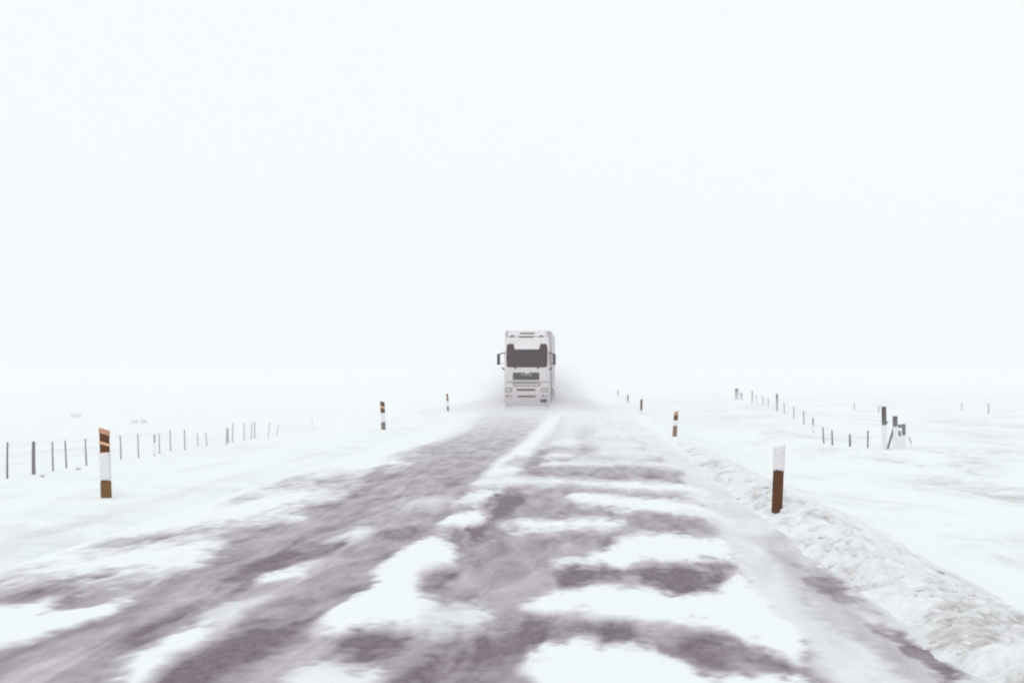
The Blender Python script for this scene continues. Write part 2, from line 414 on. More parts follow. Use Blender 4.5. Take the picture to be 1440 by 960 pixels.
# ------------------------------------------------------------------ the road and its snow
# each patch: (snow cover, edge softness, edge raggedness, outline in metres on the road)
PATCHES = [
    (0.42,0.16,0.2,[(-6.158, 105.26), (-4.629, 57.14), (-4.439, 48.78), (-4.674, 42.11), (-4.764, 36.36), (-4.117, 33.33), (-4.64, 32.0), (-4.667, 28.99), (-5.239, 28.17), (-6.014, 28.17), (-5.85, 27.21), (-5.128, 26.85), (-4.513, 25.64), (-4.171, 24.39), (-4.093, 23.26), (-4.722, 22.22), (-4.826, 21.74), (-4.316, 21.05), (-4.162, 20.3), (-4.448, 19.9), (-4.641, 19.14), (-4.953, 18.69), (-5.615, 18.35), (-5.991, 17.7), (-5.668, 16.6), (-5.519, 16.6), (-5.498, 17.32), (-4.775, 18.02), (-4.208, 16.0), (-4.113, 15.09), (-4.264, 14.29), (-4.686, 14.6), (-4.835, 14.39), (-5.073, 14.6), (-5.83, 14.18), (-7.48, 13.33), (-3.937, 7.02), (2.379, 7.02), (2.177, 9.3), (2.224, 11.76), (2.292, 15.38), (2.371, 19.51), (2.225, 25.0), (2.133, 33.33), (1.95, 50.0), (1.382, 72.73), (0.4, 100.0), (-1.684, 105.26)]),
    (0.86,0.1,0.1,[(1.12, 80.0), (1.371, 57.14), (1.873, 36.36), (1.867, 26.67), (1.838, 21.62), (1.709, 18.18), (1.6, 15.38), (1.587, 13.33), (1.646, 11.43), (1.665, 9.3), (1.642, 7.02), (3.011, 7.02), (2.781, 9.3), (2.836, 12.12), (2.869, 15.38), (2.886, 19.05), (2.725, 25.0), (2.661, 34.78), (2.48, 53.33), (2.113, 75.47)]),
    (0.62,0.14,0.16,[(2.113, 17.39), (2.055, 13.79), (2.046, 11.43), (2.13, 9.3), (2.102, 7.27), (2.393, 7.27), (2.514, 9.52), (2.55, 12.5), (2.573, 15.69), (2.505, 19.05)]),
    (0.3,0.05,0.14,[(2.292, 15.38), (2.43, 14.81), (2.512, 14.04), (2.422, 12.99), (2.295, 12.82), (2.281, 13.7), (2.232, 14.49)]),
    (0.16,0.06,0.14,[(2.354, 12.2), (2.503, 12.12), (2.552, 11.27), (2.603, 10.67), (2.623, 10.13), (2.484, 9.88), (2.395, 10.13), (2.363, 10.67), (2.331, 11.43)]),
    (0.25,0.05,0.14,[(2.38, 9.76), (2.467, 9.52), (2.463, 8.99), (2.328, 8.99)]),
    (1.0,0.1,0.06,[(-1.719, 70.18), (-1.111, 74.07), (-1.077, 51.28), (-1.2, 42.11), (-1.32, 38.83), (-1.391, 34.78), (-1.687, 34.78), (-1.754, 32.79), (-1.456, 32.0), (-1.379, 30.3), (-1.423, 28.17), (-1.671, 27.4), (-1.987, 26.49), (-2.112, 32.0), (-1.94, 40.0), (-1.846, 51.28)]),
    (0.8,0.16,0.18,[(-0.957, 86.96), (1.12, 80.0), (1.657, 57.14), (1.747, 42.11), (1.717, 33.33), (0.136, 33.9), (-0.915, 33.9), (-1.044, 44.44), (-1.032, 64.52)]),
    (0.62,0.12,0.12,[(-0.2, 57.14), (0.361, 55.56), (0.145, 36.36), (-0.383, 34.78)]),
    (0.95,0.05,0.05,[(0.444, 49.38), (0.671, 51.61), (1.263, 52.63), (1.526, 52.63), (1.987, 50.96), (1.679, 49.38)]),
    (0.95,0.05,0.05,[(-1.042, 41.67), (-0.928, 44.2), (-0.46, 45.98), (-0.46, 45.98), (0.0, 43.72), (-0.208, 41.67)]),
    (0.95,0.05,0.05,[(0.583, 41.67), (0.774, 43.01), (1.261, 43.48), (1.587, 43.48), (1.979, 42.55), (1.729, 41.67)]),
    (0.92,0.05,0.05,[(-0.956, 35.4), (-0.848, 36.87), (-0.453, 37.74), (-0.679, 37.74), (-0.292, 36.53), (-0.46, 35.4)]),
    (0.95,0.05,0.05,[(0.374, 37.38), (0.544, 38.83), (0.99, 39.6), (1.644, 39.6), (1.981, 38.46), (1.738, 37.38)]),
    (1.0,0.05,0.05,[(-0.992, 32.0), (-0.896, 33.2), (-0.542, 33.9), (0.339, 33.9), (0.658, 32.92), (0.48, 32.0)]),
    (0.9,0.05,0.05,[(0.459, 32.79), (0.61, 33.9), (1.0, 34.48), (1.862, 34.48), (2.151, 33.61), (1.934, 32.79)]),
    (0.4,0.05,0.08,[(-1.222, 31.75), (-0.352, 32.0), (2.123, 30.77), (1.869, 29.2), (1.164, 29.85), (0.551, 28.99), (-0.314, 28.57), (-1.261, 28.99)]),
    (0.45,0.05,0.08,[(-1.051, 40.4), (0.165, 41.24), (0.392, 39.22), (-0.038, 38.46), (-1.0, 38.46)]),
    (1.0,0.07,0.06,[(-2.066, 26.32), (-1.833, 27.78), (-0.738, 28.37), (0.462, 27.97), (1.822, 27.4), (2.154, 25.64), (1.788, 25.0), (0.955, 25.48), (0.429, 25.97), (-0.225, 26.49), (-0.654, 26.14), (-1.406, 25.81), (-1.923, 25.64)]),
    (1.0,0.07,0.1,[(-2.057, 22.99), (-2.049, 24.54), (-1.836, 25.16), (-1.512, 25.0), (-1.377, 23.95), (-1.477, 22.73), (-1.722, 22.22), (-1.955, 22.35)]),
    (1.0,0.06,0.08,[(-0.333, 23.81), (-0.21, 24.69), (0.199, 24.84), (0.695, 23.95), (1.789, 23.39), (2.0, 21.28), (1.46, 21.16), (1.016, 21.39), (0.578, 21.39), (0.18, 22.47), (-0.102, 22.73)]),
    (1.0,0.07,0.1,[(-1.091, 19.14), (-0.746, 19.9), (-0.253, 20.2), (0.163, 20.41), (0.53, 20.0), (0.314, 19.05), (0.075, 18.69), (-0.465, 18.6), (-0.856, 18.6)]),
    (1.0,0.07,0.1,[(-2.019, 19.23), (-1.928, 20.51), (-1.64, 21.16), (-1.347, 20.41), (-1.232, 19.7), (-1.462, 18.87), (-1.704, 18.52), (-1.907, 18.6)]),
    (1.0,0.05,0.08,[(-0.324, 15.44), (-0.198, 15.81), (0.032, 15.94), (0.244, 16.81), (0.513, 17.7), (0.761, 18.35), (1.266, 18.35), (1.709, 18.18), (1.804, 17.02), (1.624, 16.0), (1.323, 15.75), (0.925, 15.69), (0.656, 15.81), (0.492, 15.62), (0.373, 14.93), (0.191, 15.27), (0.09, 14.98), (-0.256, 15.04)]),
    (1.0,0.05,0.07,[(-0.56, 12.58), (-0.463, 13.03), (-0.283, 13.47), (-0.061, 13.56), (0.083, 13.89), (0.523, 13.94), (0.939, 13.61), (1.333, 14.18), (1.558, 14.98), (1.653, 13.33), (1.703, 11.43), (1.52, 10.2), (1.269, 10.67), (1.131, 11.43), (0.8, 11.59), (0.388, 11.76), (0.071, 11.9), (-0.055, 12.12), (-0.304, 12.16), (-0.52, 12.38)]),
    (1.0,0.04,0.09,[(-0.405, 10.26), (-0.382, 10.75), (-0.323, 10.96), (-0.183, 10.75), (-0.05, 11.14), (0.067, 11.14), (0.13, 10.42), (0.199, 10.75), (0.316, 10.9), (0.532, 11.2), (0.568, 10.53), (0.711, 10.31), (0.871, 9.95), (1.376, 9.9), (1.738, 9.2), (1.642, 7.02), (-0.147, 7.02), (-0.312, 9.3)]),
    (1.0,0.06,0.1,[(-2.129, 15.21), (-2.097, 16.19), (-2.034, 17.09), (-1.868, 17.54), (-1.617, 17.02), (-1.45, 15.94), (-1.401, 14.98), (-1.655, 14.39), (-1.552, 13.79), (-1.603, 13.47), (-1.362, 13.03), (-1.267, 12.42), (-1.239, 11.53), (-1.232, 11.05), (-1.657, 11.05), (-1.945, 11.05), (-2.183, 11.43), (-2.224, 12.12), (-2.151, 12.58), (-2.08, 13.29), (-2.083, 13.89)]),
    (0.9,0.1,0.12,[(-1.345, 12.12), (-1.235, 12.35), (-1.101, 12.58), (-0.882, 12.42), (-0.848, 11.94), (-0.918, 11.27), (-1.017, 11.05), (-1.227, 11.05)]),
    (1.0,0.1,0.12,[(-3.111, 9.26), (-3.229, 9.83), (-3.213, 10.5), (-3.194, 11.27), (-3.155, 11.9), (-3.077, 12.31), (-2.904, 12.05), (-2.983, 11.43), (-2.918, 10.87), (-2.864, 10.23), (-2.836, 9.5), (-2.592, 8.33), (-2.792, 7.84)]),
    (0.8,0.1,0.1,[(-3.14, 11.7), (-3.155, 12.62), (-3.0, 12.99), (-2.865, 12.82), (-2.904, 11.98), (-2.983, 11.43)]),
    (1.0,0.07,0.1,[(-3.244, 13.75), (-3.297, 14.49), (-3.206, 14.98), (-2.901, 15.27), (-2.805, 15.04), (-2.821, 14.29), (-2.952, 13.79), (-3.154, 13.65)]),
    (0.92,0.1,0.1,[(-3.164, 17.24), (-3.109, 18.18), (-3.019, 19.05), (-2.787, 18.96), (-2.753, 17.94), (-2.85, 17.17), (-3.013, 16.88)]),
    (0.95,0.08,0.1,[(-1.963, 9.2), (-1.937, 9.76), (-1.747, 9.93), (-1.55, 9.9), (-1.431, 9.57), (-1.264, 8.51), (-1.098, 7.27), (-1.898, 7.27), (-2.008, 8.33)]),
    (1.0,0.07,0.08,[(-7.013, 12.5), (-5.186, 12.62), (-5.045, 12.74), (-4.997, 13.38), (-4.787, 12.7), (-4.675, 12.27), (-4.424, 12.46), (-4.331, 12.74), (-4.151, 12.62), (-4.048, 12.05), (-4.092, 11.53), (-4.15, 11.11), (-4.255, 10.84), (-4.349, 10.58), (-5.219, 9.3)]),
    (0.75,0.1,0.1,[(-2.994, 22.86), (-2.494, 23.53), (-2.116, 23.26), (-2.44, 21.98), (-2.817, 21.51)]),
    (0.72,0.12,0.12,[(-2.809, 18.6), (-2.556, 19.51), (-2.22, 20.0), (-2.437, 18.6)]),
    (0.1,0.14,0.16,[(-2.791, 9.2), (-2.846, 10.13), (-2.659, 10.81), (-2.411, 11.43), (-2.247, 11.76), (-2.203, 10.96), (-2.238, 10.13), (-2.335, 9.3), (-2.212, 8.16), (-2.62, 8.16)]),
    (0.12,0.1,0.14,[(-1.824, 10.67), (-1.646, 10.9), (-1.268, 10.93), (-1.361, 10.39), (-1.578, 9.8), (-1.72, 10.0)]),
    (0.15,0.08,0.14,[(-1.553, 23.53), (-1.275, 25.0), (-1.024, 23.53), (-1.097, 20.51), (-1.232, 20.2), (-1.427, 21.62)]),
    (0.12,0.07,0.12,[(-1.553, 18.6), (-1.257, 19.05), (-1.109, 18.18), (-1.235, 17.39), (-1.44, 17.24)]),
    (0.15,0.07,0.12,[(-1.631, 14.18), (-1.433, 14.55), (-1.277, 14.04), (-1.292, 13.11), (-1.47, 13.25)]),
    (0.14,0.08,0.14,[(-0.163, 14.81), (0.356, 14.81), (0.831, 15.38), (1.519, 15.5), (1.219, 13.7), (0.814, 13.79), (0.411, 14.18), (0.056, 14.04), (-0.219, 13.7)]),
    (0.18,0.1,0.14,[(0.789, 11.43), (1.011, 11.36), (1.259, 10.58), (1.408, 10.2), (1.09, 10.0), (0.815, 10.0), (0.709, 10.67)]),
    (0.18,0.1,0.14,[(-0.678, 11.11), (-0.482, 11.76), (0.047, 11.76), (0.674, 11.43), (0.638, 10.81), (0.378, 11.11), (-0.122, 11.11), (-0.437, 10.67), (-0.504, 9.88), (-0.753, 9.3), (-1.219, 9.3), (-1.138, 10.26)]),
    (0.2,0.1,0.14,[(-2.716, 18.6), (-2.283, 18.87), (-2.018, 18.18), (-2.298, 17.54), (-2.584, 17.7)]),
    (0.16,0.1,0.14,[(-3.644, 14.81), (-3.456, 16.0), (-2.974, 17.39), (-2.933, 16.67), (-3.185, 15.09), (-3.418, 14.18)]),
    (0.2,0.12,0.14,[(-3.632, 10.81), (-3.6, 11.76), (-3.368, 12.9), (-3.28, 13.33), (-3.306, 11.76), (-3.416, 10.81)]),
    (0.2,0.12,0.14,[(-5.377, 13.25), (-5.292, 13.89), (-4.908, 14.18), (-4.877, 13.7), (-5.013, 12.99)]),
    (0.55,0.1,0.1,[(-5.892, 23.95), (-5.853, 24.54), (-5.533, 23.95), (-5.579, 23.39)])
]

def poly_sd(px, py, poly):
    n = len(poly)
    d = np.full(px.shape, 1e9)
    inside = np.zeros(px.shape, bool)
    for i in range(n):
        ax, ay = poly[i]
        bx, by = poly[(i + 1) % n]
        ex, ey = bx - ax, by - ay
        t = np.clip(((px - ax) * ex + (py - ay) * ey) / (ex * ex + ey * ey + 1e-12), 0, 1)
        d = np.minimum(d, np.hypot(px - ax - t * ex, py - ay - t * ey))
        cond = ((ay > py) != (by > py)) & (px < (bx - ax) * (py - ay) / (by - ay + 1e-12) + ax)
        inside ^= cond
    return np.where(inside, -d, d)

def snow_cover(X, Y):
    U, V = X, 2.0 * np.log(np.maximum(Y, 1))                 # drifts lengthen along the road with distance
    w = fbm(X * 2.2, V * 9, 4, 31)
    w2 = fbm(X * 1.1 + 9, V * 4, 3, 77)
    wf = fbm(X * 9, V * 34, 3, 55)
    wx = fbm(X * 1.6 + 40, V * 5, 3, 91)
    c = np.ones(X.shape)
    for val, soft, ragged, poly in PATCHES:
        P = [(x, 2.0 * math.log(y)) for x, y in poly]
        sdist = poly_sd(U + wx * ragged * .9, V + w2 * ragged * .35, P)
        sdist = sdist + ragged * (w * .8 + wf * .75)
        wide = soft * (.75 + 1.1 * np.clip(wx + .5, 0, 1)) * (1 + np.clip(Y - 12, 0, 60) / 28)
        k = 1 - sstep(-wide * .75, wide * .75, sdist)
        c = c * (1 - k) + val * k
    # whitening with distance paints in the veil of spray; both edges are snowed in
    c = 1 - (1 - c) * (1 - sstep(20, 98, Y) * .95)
    c = 1 - (1 - c) * (1 - sstep(5.9, 6.3, -X)) * (1 - sstep(2.95, 3.1, X))
    return np.clip(c, 0, 1)

def road_height(X, Y):
    c = snow_cover(X, Y)
    lum = fbm(X * 5, Y * 3, 3, 4)
    z = road_z(Y) + .016 * sstep(.3, 1, c) * (1 + .5 * fbm(X * 1.5, Y * .8, 3, 61)) + .006 * lum * c
    z = z - .10 * sstep(6.2, 6.5, -X) - .10 * sstep(3.0, 3.2, X)
    z += -.02 * np.abs(X + 1.67)                                # camber
    return z + .02

xs = spaced([(-6.6, 3.25, .03)])
ys = [6.0]
while ys[-1] < 400:
    ys.append(ys[-1] + max(.018, ys[-1] ** 2 / 4000 * 1.1))
ys = np.array(ys)
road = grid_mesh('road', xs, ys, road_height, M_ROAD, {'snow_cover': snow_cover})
tag(road, 'grey asphalt road streaked with drifted white snow', None, None, 'structure')

# ground
def pos_line(dense, maxv, start, growth=1.12, step=.3):
    out = [dense]
    s = step
    while out[-1] < maxv:
        out.append(out[-1] + s)
        s *= growth
    return out
gx = [-v for v in pos_line(26, 900, 0)][::-1] + list(np.arange(-25.8, 26, .22)) + pos_line(26, 900, 0)
gy = list(np.arange(-40, 4, 4)) + list(np.arange(4, 60, .25)) + pos_line(60, 1500, 0, 1.012, .3)
def scour(X, Y):
    return np.clip(sstep(5, 12, X) * 1.0 * (1 - sstep(120, 250, Y)) + .45, 0, 1)
ground = grid_mesh('snow_ground', np.array(gx), np.array(gy), ground_z, M_SNOW,
                   {'scour': scour, 'dirt_shade': lambda X, Y: .30 * (1 - sstep(.0, .35, np.abs(X + 7.0 + .3 * fbm(Y * .15, X * 0, 2, 6)))) * sstep(-.2, .3, fbm(X * .8, Y * .35, 3, 21)) * (1 - sstep(30, 60, Y))})  # grey band paints the shading of the shoulder slope into the snow
tag(ground, 'white snow covered ground on both sides of the road', None, None, 'structure')

# ploughed bank along the right edge of the road
def lumps(X, Y, cell, seed, amp):
    """rounded clods: nearest jittered point per cell"""
    gxi, gyi = np.floor(X / cell), np.floor(Y / cell)
    best = np.zeros(X.shape)
    rng = np.random.RandomState(seed)
    tab = rng.rand(64, 64, 4)
    for i in (-1, 0, 1):
        for j in (-1, 0, 1):
            a, b = (gxi + i).astype(int), (gyi + j).astype(int)
            t = tab[a % 64, b % 64]
            cx, cy = (a + .1 + .8 * t[..., 0]) * cell, (b + .1 + .8 * t[..., 1]) * cell
            r = cell * (.3 + .55 * t[..., 2])
            d = np.hypot(X - cx, (Y - cy) * (.7 + .6 * t[..., 3])) / r
            best = np.maximum(best, np.sqrt(np.clip(1 - d * d, 0, 1)) * r / cell)
    return best * amp

def bank_mask(X, Y):
    e = .16 * fbm(Y * .7, Y * 0 + 3, 3, 8)
    inner = 2.50 - .04 * sstep(12, 20, Y) + e
    outer = 4.5 + .6 * fbm(Y * .35, Y * 0, 3, 2) + .25 * sstep(22, 10, Y)
    scoop = 1 - .95 * np.exp(-((X - 2.88) ** 2 / .20 ** 2 + (Y - 21.1) ** 2 / .75 ** 2))      # wind hollow at the post
    return scoop * sstep(inner - .05, inner + .35, X) * (1 - sstep(outer - 1.3, outer + .7, X)) * (1 - .55 * sstep(24, 60, Y))

def bank_z(X, Y):
    m = bank_mask(X, Y)
    wx, wy = X + .12 * fbm(X * 4, Y * 4, 2, 3), Y + .12 * fbm(X * 4 + 9, Y * 4, 2, 6)
    keep = sstep(-.25, .25, fbm(X * 1.3, Y * .8, 2, 71))
    h = .05 + (.35 + .65 * keep) * (lumps(wx, wy * .75, .30, 1, .125) + lumps(wx + 3, wy * .8, .13, 2, .060)) + .05 * fbm(X * 2.4, Y * 1.1, 4, 12)
    base = ground_z(X, Y)
    base = np.where(X < 3.1, np.maximum(base, road_z(Y) - .075), base)
    f = .25 + .75 * (1 - sstep(22, 48, Y))
    return base - .05 + m * (.045 + 1.2 * h * f)

def bank_dirt_shade(X, Y):
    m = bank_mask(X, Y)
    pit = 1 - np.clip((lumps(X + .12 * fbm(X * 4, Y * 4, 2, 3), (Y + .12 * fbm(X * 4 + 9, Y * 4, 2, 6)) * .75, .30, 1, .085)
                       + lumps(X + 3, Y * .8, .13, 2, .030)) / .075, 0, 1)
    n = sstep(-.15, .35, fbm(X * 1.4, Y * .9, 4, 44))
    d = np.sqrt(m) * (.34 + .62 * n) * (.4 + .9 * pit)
    d = d + .75 * m * sstep(.72, 1.0, pit) * n  # crevices between lumps darkened further: painted shade on top of the dirt
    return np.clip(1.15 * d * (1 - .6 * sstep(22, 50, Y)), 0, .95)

bxs = spaced([(2.1, 3.9, .022), (3.9, 6.2, .034)])
bys = [6.5]
while bys[-1] < 70:
    bys.append(bys[-1] + max(.022, bys[-1] * .0026))
bank = grid_mesh('snow_bank', bxs, np.array(bys), bank_z, M_BANK, {'dirt_shade': bank_dirt_shade, 'scour': lambda X, Y: 0 * X})
tag(bank, 'lumpy ploughed snow bank along the right edge of the road', None, None, 'structure')

# loose clods thrown up by the plough: too many to count
bm = bmesh.new()
rng = random.Random(5)
for i in range(120):
    y = 8 + 20 * rng.random() ** 1.4
    x = 2.45 + abs(rng.gauss(.5, .42))
    r = rng.choice([.015, .02, .03, .04, .055]) * rng.uniform(.8, 1.3)
    z = float(bank_z(np.array([x]), np.array([y]))[0])
    k = bmesh.ops.create_icosphere(bm, subdivisions=3, radius=r)
    off = Vector((rng.random() * 50, rng.random() * 50, 0))
    for v in k['verts']:
        d = 1 + .55 * mnoise.noise(v.co / r * 1.1 + off) + .3 * mnoise.noise(v.co / r * 2.7 + off)
        v.co = Vector((v.co.x * d * 1.2, v.co.y * d, v.co.z * d * .75)) + Vector((x, y, z + r * .2))
tag(obj('snow_clods', bm, M_CRUST, smooth=True), 'small loose clods of ploughed snow scattered over the bank', None, None, 'stuff')

# ------------------------------------------------------------------ haze and blowing snow
def volume_mat(name, density, color, aniso=0.0, shape=None):
    m = bpy.data.materials.new(name)
    m.use_nodes = True
    n, l = m.node_tree.nodes, m.node_tree.links
    n.clear()
    out = n.new('ShaderNodeOutputMaterial')
    v = n.new('ShaderNodeVolumePrincipled')
    v.inputs['Color'].default_value = color + (1,)
    v.inputs['Density'].default_value = density
    v.inputs['Anisotropy'].default_value = aniso
    l.new(v.outputs[0], out.inputs['Volume'])
    if shape:
        shape(n, l, v)
    return m

bm = bmesh.new()
box(bm, -930, 930, -60, 1540, -6, 8)
haze = tag(obj('haze', bm, volume_mat('haze', .0016, (.985, .99, .995))), 'white haze of blowing snow filling the air', None, None, 'stuff')

bm = bmesh.new()
box(bm, -600, 600, 42, 700, -5, .55)
tag(obj('drifting_snow', bm, volume_mat('drifting_snow', .012, (.975, .98, .985))), 'low layer of snow drifting over the ground in the distance', None, None, 'stuff')

def spray_shape(n, l, v):
    tc = n.new('ShaderNodeTexCoord')
    # object space: box is unit-sized through the mesh; falloff measured in metres from the truck's flank
    sp = n.new('ShaderNodeSeparateXYZ')
    l.new(tc.outputs['Object'], sp.inputs[0])
    ax = nmath(n, l, 'ABSOLUTE', sp.outputs['X'])
    side = nmath(n, l, 'SUBTRACT', 1.0, nmath(n, l, 'DIVIDE', nmath(n, l, 'SUBTRACT', ax, .8), 3.2), True)
    hgt = nmath(n, l, 'SUBTRACT', 1.0, nmath(n, l, 'DIVIDE', sp.outputs['Z'], 3.0), True)
    fr = nmath(n, l, 'DIVIDE', nmath(n, l, 'ADD', sp.outputs['Y'], 1.6), 4.0, True)
    bk = nmath(n, l, 'DIVIDE', nmath(n, l, 'SUBTRACT', 44.0, sp.outputs['Y']), 30.0, True)
    t = ntex(n, l, .75, (1, .5, 1.2), 3, .6, dist=.6)
    t = nmath(n, l, 'MULTIPLY', nmath(n, l, 'SUBTRACT', t, .30, True), 2.6)
    d = nmath(n, l, 'MULTIPLY', nmath(n, l, 'POWER', side, 1.6), nmath(n, l, 'POWER', hgt, 1.7))
    d = nmath(n, l, 'MULTIPLY', d, nmath(n, l, 'MULTIPLY', fr, bk))
    d = nmath(n, l, 'MULTIPLY', nmath(n, l, 'MULTIPLY', d, t), .45)
    low = nmath(n, l, 'POWER', nmath(n, l, 'SUBTRACT', 1.0, nmath(n, l, 'DIVIDE', sp.outputs['Z'], .55), True), 1.3)
    edge = nmath(n, l, 'SUBTRACT', 1.0, nmath(n, l, 'DIVIDE', ax, 4.2), True)
    fr2 = nmath(n, l, 'DIVIDE', nmath(n, l, 'ADD', sp.outputs['Y'], 5.0), 4.0, True)
    low = nmath(n, l, 'MULTIPLY', nmath(n, l, 'MULTIPLY', low, edge), nmath(n, l, 'MULTIPLY', fr2, nmath(n, l, 'MULTIPLY', bk, .8)))
    d = nmath(n, l, 'ADD', d, low)
    l.new(d, v.inputs['Density'])

TX, TY = -3.08, 76.0
TZ = float(road_z(np.array([TY]))[0]) + .01
bm = bmesh.new()
box(bm, -4.2, 4.2, -5.0, 44, -.1, 3.1)
spray = obj('snow_spray', bm, volume_mat('snow_spray', .1, (.93, .91, .92), shape=spray_shape), loc=(TX, TY, TZ))
tag(spray, 'cloud of powder snow whirled up around and behind the truck', None, None, 'stuff')

# ------------------------------------------------------------------ the truck
# local frame: front at y = 0 facing the camera, body runs to +y, road at z = 0
truck = empty('truck', (TX, TY, TZ), (0, 0, R(.35)))
tag(truck, 'white articulated lorry with dark windscreen driving towards us through the snow', 'truck')

def fy(z):
    """front face of the cab, height -> setback"""
    pts = [(0, .03), (.9, 0), (1.6, .0), (2.25, .03), (2.4, .06), (3.55, .24), (3.95, .40), (4.15, .62)]
    for (a, ya), (b, yb) in zip(pts, pts[1:]):
        if z <= b:
            return ya + (yb - ya) * (z - a) / (b - a)
    return pts[-1][1]

def bow(x):
    e = max(0.0, abs(x) - 1.045)         # flat in the middle, rounded back at the corners
    return .16 - math.sqrt(max(0, .16 ** 2 - e * e))

# cab shell, a loft of rounded plan sections
def cab_section(bm, z, hw, yf, yb, r=.16, n=5):
    vs = []
    for cx, cy, a0 in ((hw - r, yf + r, -90), (hw - .04, yb - .04, 0), (-hw + .04, yb - .04, 90), (-hw + r, yf + r, 180)):
        rr = r if cy == yf + r else .04
        for i in range(n + 1):
            a = R(a0 + 90 * i / n)
            vs.append(bm.verts.new((cx + rr * math.cos(a), cy + rr * math.sin(a), z)))
    return vs

def loft(bm, secs):
    for a, b in zip(secs, secs[1:]):
        k = len(a)
        for i in range(k):
            bm.faces.new((a[i], a[(i + 1) % k], b[(i + 1) % k], b[i]))
    bm.faces.new(secs[0][::-1])
    bm.faces.new(secs[-1])

bm = bmesh.new()
loft(bm, [cab_section(bm, z, hw, fy(z), 2.25) for z, hw in
          ((1.54, 1.215), (1.9, 1.22), (2.3, 1.215), (2.8, 1.20), (3.3, 1.18), (3.6, 1.165), (3.85, 1.14), (3.97, 1.10))])
cab = obj('cab', bm, M_WHITE, truck, smooth=False)
# roof deflector above the high roof
bm = bmesh.new()
loft(bm, [cab_section(bm, z, hw, yf, 2.0, r) for z, hw, yf, r in
          ((3.985, 1.06, .50, .16), (4.08, 1.05, .58, .16), (4.20, 1.03, .78, .16), (4.27, .98, 1.0, .14))])
deflector = obj('roof_deflector', bm, M_WHITE, truck)
bm = bmesh.new()
box(bm, -.40, .40, .60, .80, 4.135, 4.18, .008)
obj('slot', bm, M_SLOT, deflector)
bm = bmesh.new()
box(bm, -1.02, 1.02, .44, .6, 3.965, 3.99)
obj('roof_seam', bm, M_SEAM, truck)
bm = bmesh.new()
box(bm, -.46, .36, .365, .5, 3.925, 3.985, .01)
obj('air_slot', bm, M_SLOT, truck)
for s in (-.80, .76):
    bm = bmesh.new()
    box(bm, s - .05, s + .05, .34, .46, 3.965, 4.04, .02)
    box(bm, s - .20, s + .14, .385, .46, 3.945, 3.965)
    obj('marker_light', bm, M_BLACK, truck)

# windscreen: follows the rake, rows of vertices across
def curved_panel(bm, rows, thick, back=.03):
    """rows: (z, [x...]) from bottom to top, equal counts; solid panel following fy and bow"""
    fr, bk = [], []
    for z, xs_ in rows:
        fr.append([bm.verts.new((x, fy(z) + bow(x) - thick, z)) for x in xs_])
        bk.append([bm.verts.new((x, fy(z) + bow(x) + back, z)) for x in xs_])
    for g in (fr, bk):
        for a, b in zip(g, g[1:]):
            for i in range(len(a) - 1):
                bm.faces.new((a[i], a[i + 1], b[i + 1], b[i]))
    for i in range(len(fr) - 1):
        for e in (0, -1):
            bm.faces.new((fr[i][e], fr[i + 1][e], bk[i + 1][e], bk[i][e]))
    for e in (0, -1):
        for i in range(len(fr[0]) - 1):
            bm.faces.new((fr[e][i], fr[e][i + 1], bk[e][i + 1], bk[e][i]))
    return bm

def row(hw, k=14, off=0):
    return [off - hw + 2 * hw * i / k for i in range(k + 1)]

bm = bmesh.new()
curved_panel(bm, [(2.31, row(.98)), (2.34, row(1.05)), (2.42, row(1.09)), (2.8, row(1.105)), (3.2, row(1.10)), (3.45, row(1.085)), (3.53, row(1.06)), (3.57, row(1.0))], .012)
obj('windscreen', bm, M_GLASS, truck, smooth=False)
# sun visor between the dark upper corners of the screen
bm = bmesh.new()
def vis(z, hw): return (z, row(hw))
fr = []
for z, hw, t in ((3.27, .655, .17), (3.32, .66, .175), (3.6, .735, .10), (3.74, .80, .02)):
    fr.append([bm.verts.new((x, fy(z) + bow(x) - t, z)) for x in row(hw)])
bkv = []
for z, hw, t in ((3.29, .655, .145), (3.32, .66, .14), (3.6, .735, .05), (3.74, .80, -.02)):
    bkv.append([bm.verts.new((x, fy(z) + bow(x) - t, z)) for x in row(hw)])
for g in (fr, bkv):
    for a, b in zip(g, g[1:]):
        for i in range(len(a) - 1):
            bm.faces.new((a[i], a[i + 1], b[i + 1], b[i]))
for i in range(len(fr) - 1):
    for e in (0, -1):
        bm.faces.new((fr[i][e], fr[i + 1][e], bkv[i + 1][e], bkv[i][e]))
for e in (0, -1):
    for i in range(len(fr[0]) - 1):
        bm.faces.new((fr[e][i], fr[e][i + 1], bkv[e][i + 1], bkv[e][i]))
obj('sun_visor', bm, M_WHITE, truck)

# wipers
for s in (-.62, .60):
    bm = bmesh.new()
    tube(bm, (s, fy(2.3) - .03, 2.26), (s + .08, fy(2.45) - .05, 2.42), .018, .012)
    tube(bm, (s + .08, fy(2.45) - .05, 2.42), (s + .42, fy(2.40) - .03, 2.37), .012, .012)
    box(bm, s - .05, s + .05, fy(2.27) - .03, fy(2.27) + .03, 2.22, 2.30, .01)
    obj('wiper', bm, M_BLACK, truck)

